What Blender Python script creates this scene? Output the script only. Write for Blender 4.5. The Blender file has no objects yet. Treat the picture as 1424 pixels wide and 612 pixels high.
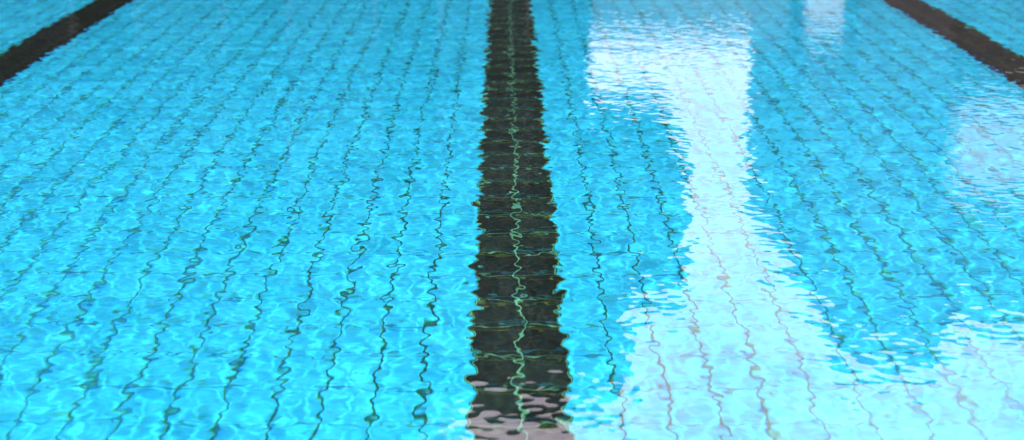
# Lap pool seen low over the water: tiled floor, three dark lane lines, rippled
# water mirroring an overcast sky and two dark buildings beyond the far end.
import bpy, bmesh, math, random
import numpy as np
R = math.radians
rng = np.random.default_rng(7)
random.seed(7)
sc = bpy.context.scene
C = sc.collection

# ------------------------------------------------------------------ sizes (m)
T_W, T_L = 0.125, 0.25            # pool tile pitch across / along the lanes
LANE = 2.4375                     # lane spacing, centre to centre
DEPTH = 1.66                      # water depth; the water stands at z = 0
CAM_H = 1.02
X0, X1 = -8.5, 8.5                # pool sides
Y0, Y1 = 0.75, 25.75              # pool ends
COPING = 0.16                     # deck above the water

# ------------------------------------------------------------------ helpers
def tag(o, label=None, cat=None, group=None, kind=None):
    if label: o['label'] = label
    if cat: o['category'] = cat
    if group: o['group'] = group
    if kind: o['kind'] = kind
    return o

def link(name, bm, mat, parent=None, smooth=False):
    me = bpy.data.meshes.new(name)
    bm.normal_update()
    bm.to_mesh(me); bm.free()
    if mat: me.materials.append(mat)
    if smooth:
        for p in me.polygons: p.use_smooth = True
    o = bpy.data.objects.new(name, me)
    C.objects.link(o)
    if parent: o.parent = parent
    return o

def empty(name, loc):
    o = bpy.data.objects.new(name, None)
    C.objects.link(o); o.location = loc
    return o

def box(bm, x0, x1, y0, y1, z0, z1, bevel=0.0):
    r = bmesh.ops.create_cube(bm, size=1.0)
    vs = r['verts']
    for v in vs:
        v.co.x = x0 + (v.co.x + .5) * (x1 - x0)
        v.co.y = y0 + (v.co.y + .5) * (y1 - y0)
        v.co.z = z0 + (v.co.z + .5) * (z1 - z0)
    if bevel:
        es = list({e for v in vs for e in v.link_edges})
        bmesh.ops.bevel(bm, geom=es, offset=bevel, segments=2, affect='EDGES')

def sheet(bm, x0, x1, y0, y1, z):
    vs = [bm.verts.new(p) for p in ((x0, y0, z), (x1, y0, z), (x1, y1, z), (x0, y1, z))]
    bm.faces.new(vs)

class NT:
    """small node-tree writer"""
    def __init__(s, tree):
        s.t = tree
    def n(s, typ, **kw):
        nd = s.t.nodes.new(typ)
        for k, v in kw.items():
            setattr(nd, k, v)
        return nd
    def put(s, sock, v):
        if isinstance(v, bpy.types.NodeSocket): s.t.links.new(v, sock)
        else: sock.default_value = v
    def m(s, op, a, b=None, c=None, clamp=False):
        nd = s.n('ShaderNodeMath', operation=op, use_clamp=clamp)
        s.put(nd.inputs[0], a)
        if b is not None: s.put(nd.inputs[1], b)
        if c is not None: s.put(nd.inputs[2], c)
        return nd.outputs[0]
    def mix(s, f, a, b):
        nd = s.n('ShaderNodeMix', data_type='RGBA')
        s.put(nd.inputs[0], f); s.put(nd.inputs[6], a); s.put(nd.inputs[7], b)
        return nd.outputs[2]
    def noise(s, vec, scale, detail=3, rough=.5):
        nd = s.n('ShaderNodeTexNoise')
        s.put(nd.inputs['Vector'], vec)
        nd.inputs['Scale'].default_value = scale
        nd.inputs['Detail'].default_value = detail
        nd.inputs['Roughness'].default_value = rough
        return nd.outputs['Fac']
    def ramp(s, f, lo, hi, a=0.0, b=1.0):
        nd = s.n('ShaderNodeMapRange', interpolation_type='SMOOTHSTEP')
        s.put(nd.inputs[0], f)
        for i, v in enumerate((lo, hi, a, b)): nd.inputs[i + 1].default_value = v
        return nd.outputs[0]

def new_mat(name):
    m = bpy.data.materials.new(name)
    m.use_nodes = True
    m.node_tree.nodes.clear()
    k = NT(m.node_tree)
    out = k.n('ShaderNodeOutputMaterial')
    return m, k, out

def bsdf(k, out, col, rough=.5, spec=.5, normal=None):
    b = k.n('ShaderNodeBsdfPrincipled')
    k.put(b.inputs['Base Color'], col)
    k.put(b.inputs['Roughness'], rough)
    b.inputs['Specular IOR Level'].default_value = spec
    if normal is not None: k.put(b.inputs['Normal'], normal)
    k.t.links.new(b.outputs[0], out.inputs['Surface'])
    return b

def simple_mat(name, col, rough=.6, var=.2, scale=3.0, spec=.3):
    m, k, out = new_mat(name)
    g = k.n('ShaderNodeNewGeometry').outputs['Position']
    f = k.ramp(k.noise(g, scale, 5, .6), .3, .7)
    c2 = tuple(v * (1 - var) for v in col[:3]) + (1,)
    bsdf(k, out, k.mix(f, c2, tuple(col[:3]) + (1,)), rough, spec)
    return m

# ------------------------------------------------------------------ tiles
def tile_mat(name, base, alt, joint_w, joint, grime, axes='xy', jw_across=.0088, jw_along=.0095):
    """glazed tiles laid on a grid: per-tile shade, rough-edged joints, worn patches.
    axes: which position axes carry the tile's short and long side."""
    m, k, out = new_mat(name)
    pos = k.n('ShaderNodeNewGeometry').outputs['Position']
    sp = k.n('ShaderNodeSeparateXYZ'); k.t.links.new(pos, sp.inputs[0])
    ax = {'x': sp.outputs[0], 'y': sp.outputs[1], 'z': sp.outputs[2]}
    u = k.m('DIVIDE', ax[axes[0]], T_W)
    v = k.m('DIVIDE', ax[axes[1]], T_L)
    wob = k.m('MULTIPLY_ADD', k.noise(pos, 9, 2), .03, -.015)
    fu = k.m('ABSOLUTE', k.m('SUBTRACT', k.m('FRACT', k.m('ADD', u, k.m('ADD', wob, .5))), .5))
    fv = k.m('ABSOLUTE', k.m('SUBTRACT', k.m('FRACT', k.m('ADD', v, .5)), .5))
    ju = k.ramp(fu, jw_across / T_W * .40, jw_across / T_W * .62, 1, 0)
    jv = k.ramp(fv, jw_along / T_L * .40, jw_along / T_L * .62, 1, 0)
    j = k.m('MAXIMUM', ju, jv)
    cell = k.n('ShaderNodeCombineXYZ')
    k.put(cell.inputs[0], k.m('FLOOR', u)); k.put(cell.inputs[1], k.m('FLOOR', v))
    wn = k.n('ShaderNodeTexWhiteNoise', noise_dimensions='2D')
    k.t.links.new(cell.outputs[0], wn.inputs['Vector'])
    col = k.mix(wn.outputs['Value'], base, alt)
    dirt = k.ramp(k.noise(pos, 1.7, 5, .65), .5, .8)
    col = k.mix(k.m('MULTIPLY', dirt, .25), col, grime)
    jcol = k.mix(k.ramp(k.noise(pos, 6, 4, .7), .35, .75), joint, tuple(c * .55 for c in joint[:3]) + (1,))
    fine = k.ramp(k.noise(pos, 45, 5, .7), .3, .7, .72, 1.28)      # mottled glaze
    vm = k.n('ShaderNodeVectorMath', operation='SCALE')
    k.put(vm.inputs[0], col); k.put(vm.inputs['Scale'], fine if base[1] < .1 else k.m('MULTIPLY_ADD', fine, .2, .8))
    col = k.mix(j, vm.outputs[0], jcol)
    bsdf(k, out, col, .6, .05)
    return m

M_BLUE = tile_mat('blue_pool_tile', (.010, .338, .50, 1), (.017, .385, .57, 1), 0, (.003, .085, .050, 1), (.014, .33, .45, 1))
M_BLUE_SIDE = tile_mat('blue_pool_tile_side', (.010, .338, .50, 1), (.017, .385, .57, 1), 0, (.003, .085, .050, 1), (.014, .33, .45, 1), 'yz')
M_BLUE_END = tile_mat('blue_pool_tile_end', (.010, .338, .50, 1), (.017, .385, .57, 1), 0, (.003, .085, .050, 1), (.014, .33, .45, 1), 'xz')
M_BLACK = tile_mat('black_lane_tile', (.002, .0068, .0050, 1), (.007, .0165, .0120, 1), 0, (.08, .26, .14, 1), (.018, .023, .013, 1), 'xy', .0068, .008)
M_PLAIN = tile_mat('plain_black_lane_tile', (.003, .0055, .004, 1), (.006, .009, .006, 1), 0, (.012, .026, .017, 1), (.012, .013, .008, 1))
M_BROWN = tile_mat('brown_black_lane_tile', (.009, .0075, .0055, 1), (.014, .0105, .0075, 1), 0, (.04, .05, .032, 1), (.03, .022, .012, 1))

# pool shell: floor sheet, four walls, deck
bm = bmesh.new(); sheet(bm, X0, X1, Y0, Y1, -DEPTH)
pool_floor = tag(link('pool_floor', bm, M_BLUE), kind='structure')
def wall(name, x0, x1, y0, y1, mat):
    b = bmesh.new(); box(b, x0, x1, y0, y1, -DEPTH - .3, COPING - .05)
    return tag(link(name, b, mat), kind='structure')
wall('pool_wall_left', X0 - .3, X0, Y0 - .3, Y1 + .3, M_BLUE_SIDE)
wall('pool_wall_right', X1, X1 + .3, Y0 - .3, Y1 + .3, M_BLUE_SIDE)
wall('pool_wall_near', X0, X1, Y0 - .3, Y0, M_BLUE_END)
wall('pool_wall_far', X0, X1, Y1, Y1 + .3, M_BLUE_END)

M_DECK = simple_mat('deck_paving', (.42, .40, .36), .8, .25, 2.5)
bm = bmesh.new()
for a in ((X0 - 6, X0 + .02, -6, 34), (X1 - .02, X1 + 6, -6, 34), (X0 + .02, X1 - .02, -6, Y0 + .02), (X0 + .02, X1 - .02, Y1 - .02, 34)):
    box(bm, *a, COPING - .049, COPING)
tag(link('pool_deck', bm, M_DECK), kind='structure')
M_GROUND = simple_mat('lawn_ground', (.05, .075, .025), .9, .5, .8)
bm = bmesh.new()
G = 900
for a in ((-G, X0 - 6, -G, G), (X1 + 6, G, -G, G), (X0 - 6, X1 + 6, -G, -6), (X0 - 6, X1 + 6, 34, G)):
    sheet(bm, *a, COPING - .05)
tag(link('ground', bm, M_GROUND), kind='structure')

# lane lines: flat strips of dark tile, two tiles wide, with a cross bar near each end
def lane_line(cx, mat, label):
    b = bmesh.new()
    z = -DEPTH + .004
    ya, yb = Y0 + 2.0, Y1 - 2.0
    sheet(b, cx - .125, cx + .125, ya, yb, z)
    for s0, s1 in ((cx - .5, cx - .125), (cx + .125, cx + .5)):
        for e in (ya, yb - .25): sheet(b, s0, s1, e, e + .25, z)
    return tag(link('lane_line', b, mat), label, 'lane line', 'dark tiled lane lines on the pool floor')
def snap(x): return round(x / T_W) * T_W
LINES = [(-LANE, M_PLAIN, 'black tiled lane line crossing the top left corner, without pale joints'),
         (0.0, M_BLACK, 'black tiled lane line up the middle, a pale green joint along its centre'),
         (LANE - .03, M_BROWN, 'brownish dark tiled lane line crossing the top right corner')]
for x, m_, lb in LINES: lane_line(x, m_, lb)

# ------------------------------------------------------------------ water
def wave_tile(n, size, comps):
    """periodic height field: random phases under sum of spectral bumps
    comps: (peak wavelength, log-width, slope rms, direction deg or None, spread)"""
    kx = np.fft.fftfreq(n, size / n) * 2 * np.pi
    KX, KY = np.meshgrid(kx, kx)
    K = np.hypot(KX, KY); K[0, 0] = 1e-6
    h = np.zeros((n, n))
    for lam, lw, srms, d, spread in comps:
        k0 = 2 * np.pi / lam
        amp = np.exp(-.5 * (np.log(K / k0) / lw) ** 2) / K ** 2
        if d is not None:
            ang = np.arctan2(KY, KX) - np.radians(d)
            amp = amp * (spread + (1 - spread) * np.cos(ang) ** 2)
        amp[0, 0] = 0
        ph = rng.normal(size=(n, n)) + 1j * rng.normal(size=(n, n))
        f = np.fft.ifft2(amp * ph).real
        gy, gx = np.gradient(f, size / n)
        f *= srms / math.sqrt((gx ** 2 + gy ** 2).mean())
        h += f
    return h

WN, WS = 1000, 8.0
H = wave_tile(WN, WS, [(.40, .35, .0014, 70, .45), (.15, .30, .0036, 20, .30), (.072, .28, .0062, 0, .30), (.040, .2, .0074, 0, .45)])

def axis(lo, hi, flo, fhi, d):
    """fine spacing d inside [flo,fhi], growing towards lo and hi"""
    core = np.arange(flo, fhi + d / 2, d)
    def grow(start, end):
        out, s, p = [], d, start
        while abs(end - p) > s * 1.5:
            s = min(s * 1.25, .25); p += math.copysign(s, end - start); out.append(p)
        out.append(end); return out
    return np.array(grow(core[0], lo)[::-1] + list(core) + grow(core[-1], hi))
FX, FY0, FY1 = 4.2, 1.8, 15.5
xs = axis(X0, X1, -FX, FX, WS / WN)
ys = axis(Y0, Y1, FY0, FY1, WS / WN)
XX, YY = np.meshgrid(xs, ys)
ix = np.mod(np.round(XX / WS * WN).astype(int), WN)
iy = np.mod(np.round(YY / WS * WN).astype(int), WN)
ZZ = H[iy, ix]
fade = np.clip((FX - np.abs(XX)) / .3, 0, 1) * np.clip((YY - FY0) / .3, 0, 1) * np.clip((FY1 - YY) / .3, 0, 1)
ZZ = ZZ * fade
co = np.stack([XX, YY, ZZ], -1).reshape(-1, 3).astype(np.float32)
nx, ny = len(xs), len(ys)
a = (np.arange(ny - 1)[:, None] * nx + np.arange(nx - 1)[None]).ravel()
quads = np.stack([a, a + 1, a + nx + 1, a + nx], 1).astype(np.int32)
me = bpy.data.meshes.new('water')
me.vertices.add(len(co)); me.vertices.foreach_set('co', co.ravel())
me.loops.add(quads.size); me.loops.foreach_set('vertex_index', quads.ravel())
me.polygons.add(len(quads))
me.polygons.foreach_set('loop_start', np.arange(0, quads.size, 4, dtype=np.int32))
me.polygons.foreach_set('use_smooth', np.ones(len(quads), dtype=bool))
me.update(calc_edges=True)
water = bpy.data.objects.new('water', me); C.objects.link(water)
tag(water, kind='structure')

m, k, out = new_mat('pool_water')
def glass(col, ior):
    g = k.n('ShaderNodeBsdfGlass', distribution='MULTI_GGX')
    g.inputs['Color'].default_value = col
    g.inputs['Roughness'].default_value = 0
    g.inputs['IOR'].default_value = ior
    return g.outputs[0]
def add(p, q):
    s = k.n('ShaderNodeAddShader'); k.put(s.inputs[0], p); k.put(s.inputs[1], q); return s.outputs[0]
# water disperses: most light at the middle index, the red and blue ends bent a little less and more
core = (.58, .62, .56)
sh = add(add(glass((*core, 1), 1.334), glass((1 - core[0], .19, 0, 1), 1.323)), glass((0, 1 - core[1] - .19, 1 - core[2], 1), 1.347))
k.t.links.new(sh, out.inputs['Surface'])
me.materials.append(m)
water.cycles.is_caustics_caster = True
for o in C.objects:
    if o.type == 'MESH' and o.name.split('.')[0] in ('pool_floor', 'lane_line', 'pool_wall_left', 'pool_wall_right', 'pool_wall_near', 'pool_wall_far'):
        o.cycles.is_caustics_receiver = True

# ------------------------------------------------------------------ buildings beyond the far end (seen mirrored in the water)
M_TIMBER = simple_mat('dark_timber_cladding', (.0115, .0120, .0092), .8, .4, 2.0, .1)
M_DARKBR = simple_mat('dark_render', (.026, .023, .021), .85, .3, 1.2, .1)
M_WHITE = simple_mat('white_render', (.80, .80, .80), .7, .08, 1.0)
M_GREYR = simple_mat('grey_render', (.075, .075, .078), .85, .3, 1.2, .1)
M_PANEL = simple_mat('pale_panel', (.48, .48, .50), .7, .1, 1.0)
M_FRAME = simple_mat('grey_window_frame', (.06, .06, .065), .5, .2, 5)
M_GLASS = simple_mat('dark_window_glass', (.01, .012, .014), .25, .2, 2, .15)
M_CONC = simple_mat('pale_concrete', (.30, .30, .30), .8, .2, 1.0)
BY = 40.0
def facade_windows(root, x0, x1, z0, z1, nxw, nzw, y):
    w, h = (x1 - x0) / nxw, (z1 - z0) / nzw
    for i in range(nxw):
        for j in range(nzw):
            cx, cz = x0 + (i + .5) * w, z0 + (j + .5) * h
            b = bmesh.new()
            hw, hh, t = w * .3, h * .32, .06
            for q in ((cx - hw, cx + hw, cz + hh - t, cz + hh), (cx - hw, cx + hw, cz - hh, cz - hh + t),
                      (cx - hw, cx - hw + t, cz - hh + t, cz + hh - t), (cx + hw - t, cx + hw, cz - hh + t, cz + hh - t)):
                box(b, q[0], q[1], y - .08, y - .003, q[2], q[3])
            f = link('window', b, M_FRAME, root)
            b = bmesh.new(); box(b, cx - hw + t, cx + hw - t, y - .04, y - .003, cz - hh + t, cz + hh - t)
            link('pane', b, M_GLASS, f)
def rel(o, root):
    for ch in o: ch.parent = root
def block(name, parts, label, cat):
    root = empty(name, (0, 0, 0))
    tag(root, label, cat)
    return root

# tall house on the left with an upper storey that juts out to the right
A = block('dark_house', None, 'tall dark timber house with an upper storey jutting out, mirrored left of the bright gap', 'house')
b = bmesh.new(); box(b, -26, 1.55, BY, BY + 12, COPING - .05, 10.4); link('wall', b, M_TIMBER, A)
b = bmesh.new(); box(b, -26, -1.3, BY + .3, BY + 11.7, 10.4, 14.5); link('upper_storey', b, M_TIMBER, A)
b = bmesh.new(); box(b, 1.55, 3.4, BY + .2, BY + 9, 5.35, 8.2); box(b, 1.553, 2.3, BY + .2, BY + 9, 8.202, 10.3); link('jutting_storey', b, M_DARKBR, A)
b = bmesh.new(); box(b, -26.2, -1.1, BY + .1, BY + 12, 14.5, 14.75); link('roof', b, M_FRAME, A)
facade_windows(A, -24, 1, .8, 10, 9, 3, BY)
# lower stepped block on the right
Bk = block('stepped_building', None, 'lower dark building with a stepped roof and white balcony panels, right of the gap', 'building')
b = bmesh.new(); box(b, 5.6, 6.4, BY, BY + 10, COPING - .05, 8.05); link('wall', b, M_GREYR, Bk)
b = bmesh.new(); box(b, 6.4, 8.15, BY - .3, BY + 10, COPING - .05, 9.3); link('stair_tower', b, M_GREYR, Bk)
b = bmesh.new(); box(b, 8.15, 24, BY, BY + 10, COPING - .05, 8.7); link('wall', b, M_GREYR, Bk)
b = bmesh.new(); box(b, 8.1, 11.2, BY - 1.2, BY - .303, 4.3, 5.9); link('balcony_panel', b, M_PANEL, Bk)
b = bmesh.new(); box(b, 5.45, 6.1, BY - .5, BY - .003, COPING - .05, 3.0); link('porch', b, M_PANEL, Bk)
facade_windows(Bk, 9, 23, .6, 4.0, 5, 1, BY)
facade_windows(Bk, 12, 23, 4.4, 8.5, 4, 2, BY)
# garden wall closing the gap
b = bmesh.new(); box(b, 1.56, 5.59, BY + 3, BY + 3.25, COPING - .05, 3.6)
tag(link('garden_wall', b, M_CONC), 'pale concrete garden wall closing the gap between the two houses', 'wall')

# ------------------------------------------------------------------ light
SUN_EL, SUN_AZ = 52.0, 20.0       # azimuth clockwise from +y: ahead and to the right
w = bpy.data.worlds.new('World'); sc.world = w; w.use_nodes = True
k = NT(w.node_tree); w.node_tree.nodes.clear()
out = k.n('ShaderNodeOutputWorld')
sky = k.n('ShaderNodeTexSky', sky_type='NISHITA')
sky.sun_disc = False; sky.sun_elevation = R(SUN_EL); sky.sun_rotation = R(SUN_AZ)
sky.dust_density = 4.0; sky.air_density = 1.0; sky.ozone_density = 1.0
g = k.n('ShaderNodeTexCoord').outputs['Generated']
mp = k.n('ShaderNodeMapping'); k.put(mp.inputs[0], g); mp.inputs['Scale'].default_value = (1, 1, 2.6)
cl = k.ramp(k.noise(mp.outputs[0], 2.3, 6, .55), .25, .55, .45, 1.0)
sz = k.n('ShaderNodeSeparateXYZ'); k.put(sz.inputs[0], g)
# overcast clouds are brighter overhead than near the horizon
lum = k.ramp(sz.outputs[2], -.05, .9, 5.9, 8.5)
puff = k.ramp(k.noise(mp.outputs[0], 7.0, 7, .6), .32, .62, .64, 1.12)
lum = k.m('MULTIPLY', lum, puff)
cc = k.n('ShaderNodeCombineColor')
k.put(cc.inputs[0], k.m('MULTIPLY', lum, 1.06)); k.put(cc.inputs[1], k.m('MULTIPLY', lum, .885)); k.put(cc.inputs[2], k.m('MULTIPLY', lum, 1.05))
col = k.mix(cl, sky.outputs[0], cc.outputs[0])
bg = k.n('ShaderNodeBackground'); k.put(bg.inputs[0], col); bg.inputs[1].default_value = .050
k.t.links.new(bg.outputs[0], out.inputs[0])

sl = bpy.data.lights.new('sun', 'SUN'); sl.energy = 5.0; sl.angle = R(.55); sl.color = (1, .94, 1)
sun = bpy.data.objects.new('sun', sl); C.objects.link(sun)
from mathutils import Vector
d = Vector((math.sin(R(SUN_AZ)) * math.cos(R(SUN_EL)), math.cos(R(SUN_AZ)) * math.cos(R(SUN_EL)), math.sin(R(SUN_EL))))
sun.rotation_euler = d.to_track_quat('Z', 'Y').to_euler()
sun.location = (0, 0, 30)
sl.cycles.is_caustics_light = True

# ------------------------------------------------------------------ camera
cam = bpy.data.cameras.new('camera'); cam_o = bpy.data.objects.new('camera', cam); C.objects.link(cam_o)
cam_o.location = (-0.041, 0, CAM_H)
cam_o.rotation_euler = (R(90 - 10.75), R(0), R(0))
cam.sensor_width = 36; cam.lens = 3040 / 1424 * 36
cam.shift_x = 11.7 / 1424
cam.clip_start = .05; cam.clip_end = 3000
cam.dof.use_dof = True; cam.dof.focus_distance = 5.6; cam.dof.aperture_fstop = 5.6
sc.camera = cam_o

sc.view_settings.view_transform = 'Standard'; sc.view_settings.look = 'None'
sc.view_settings.exposure = 2.22; sc.view_settings.gamma = 1
sc.view_settings.use_curve_mapping = False
sc.render.engine = 'CYCLES'
cy = sc.cycles
cy.use_denoising = True
try: cy.denoiser = 'OPENIMAGEDENOISE'
except Exception: pass
cy.caustics_refractive = True; cy.caustics_reflective = True
cy.blur_glossy = 0.0
cy.max_bounces = 10; cy.diffuse_bounces = 3; cy.transmission_bounces = 8; cy.glossy_bounces = 4
cy.sample_clamp_indirect = 20
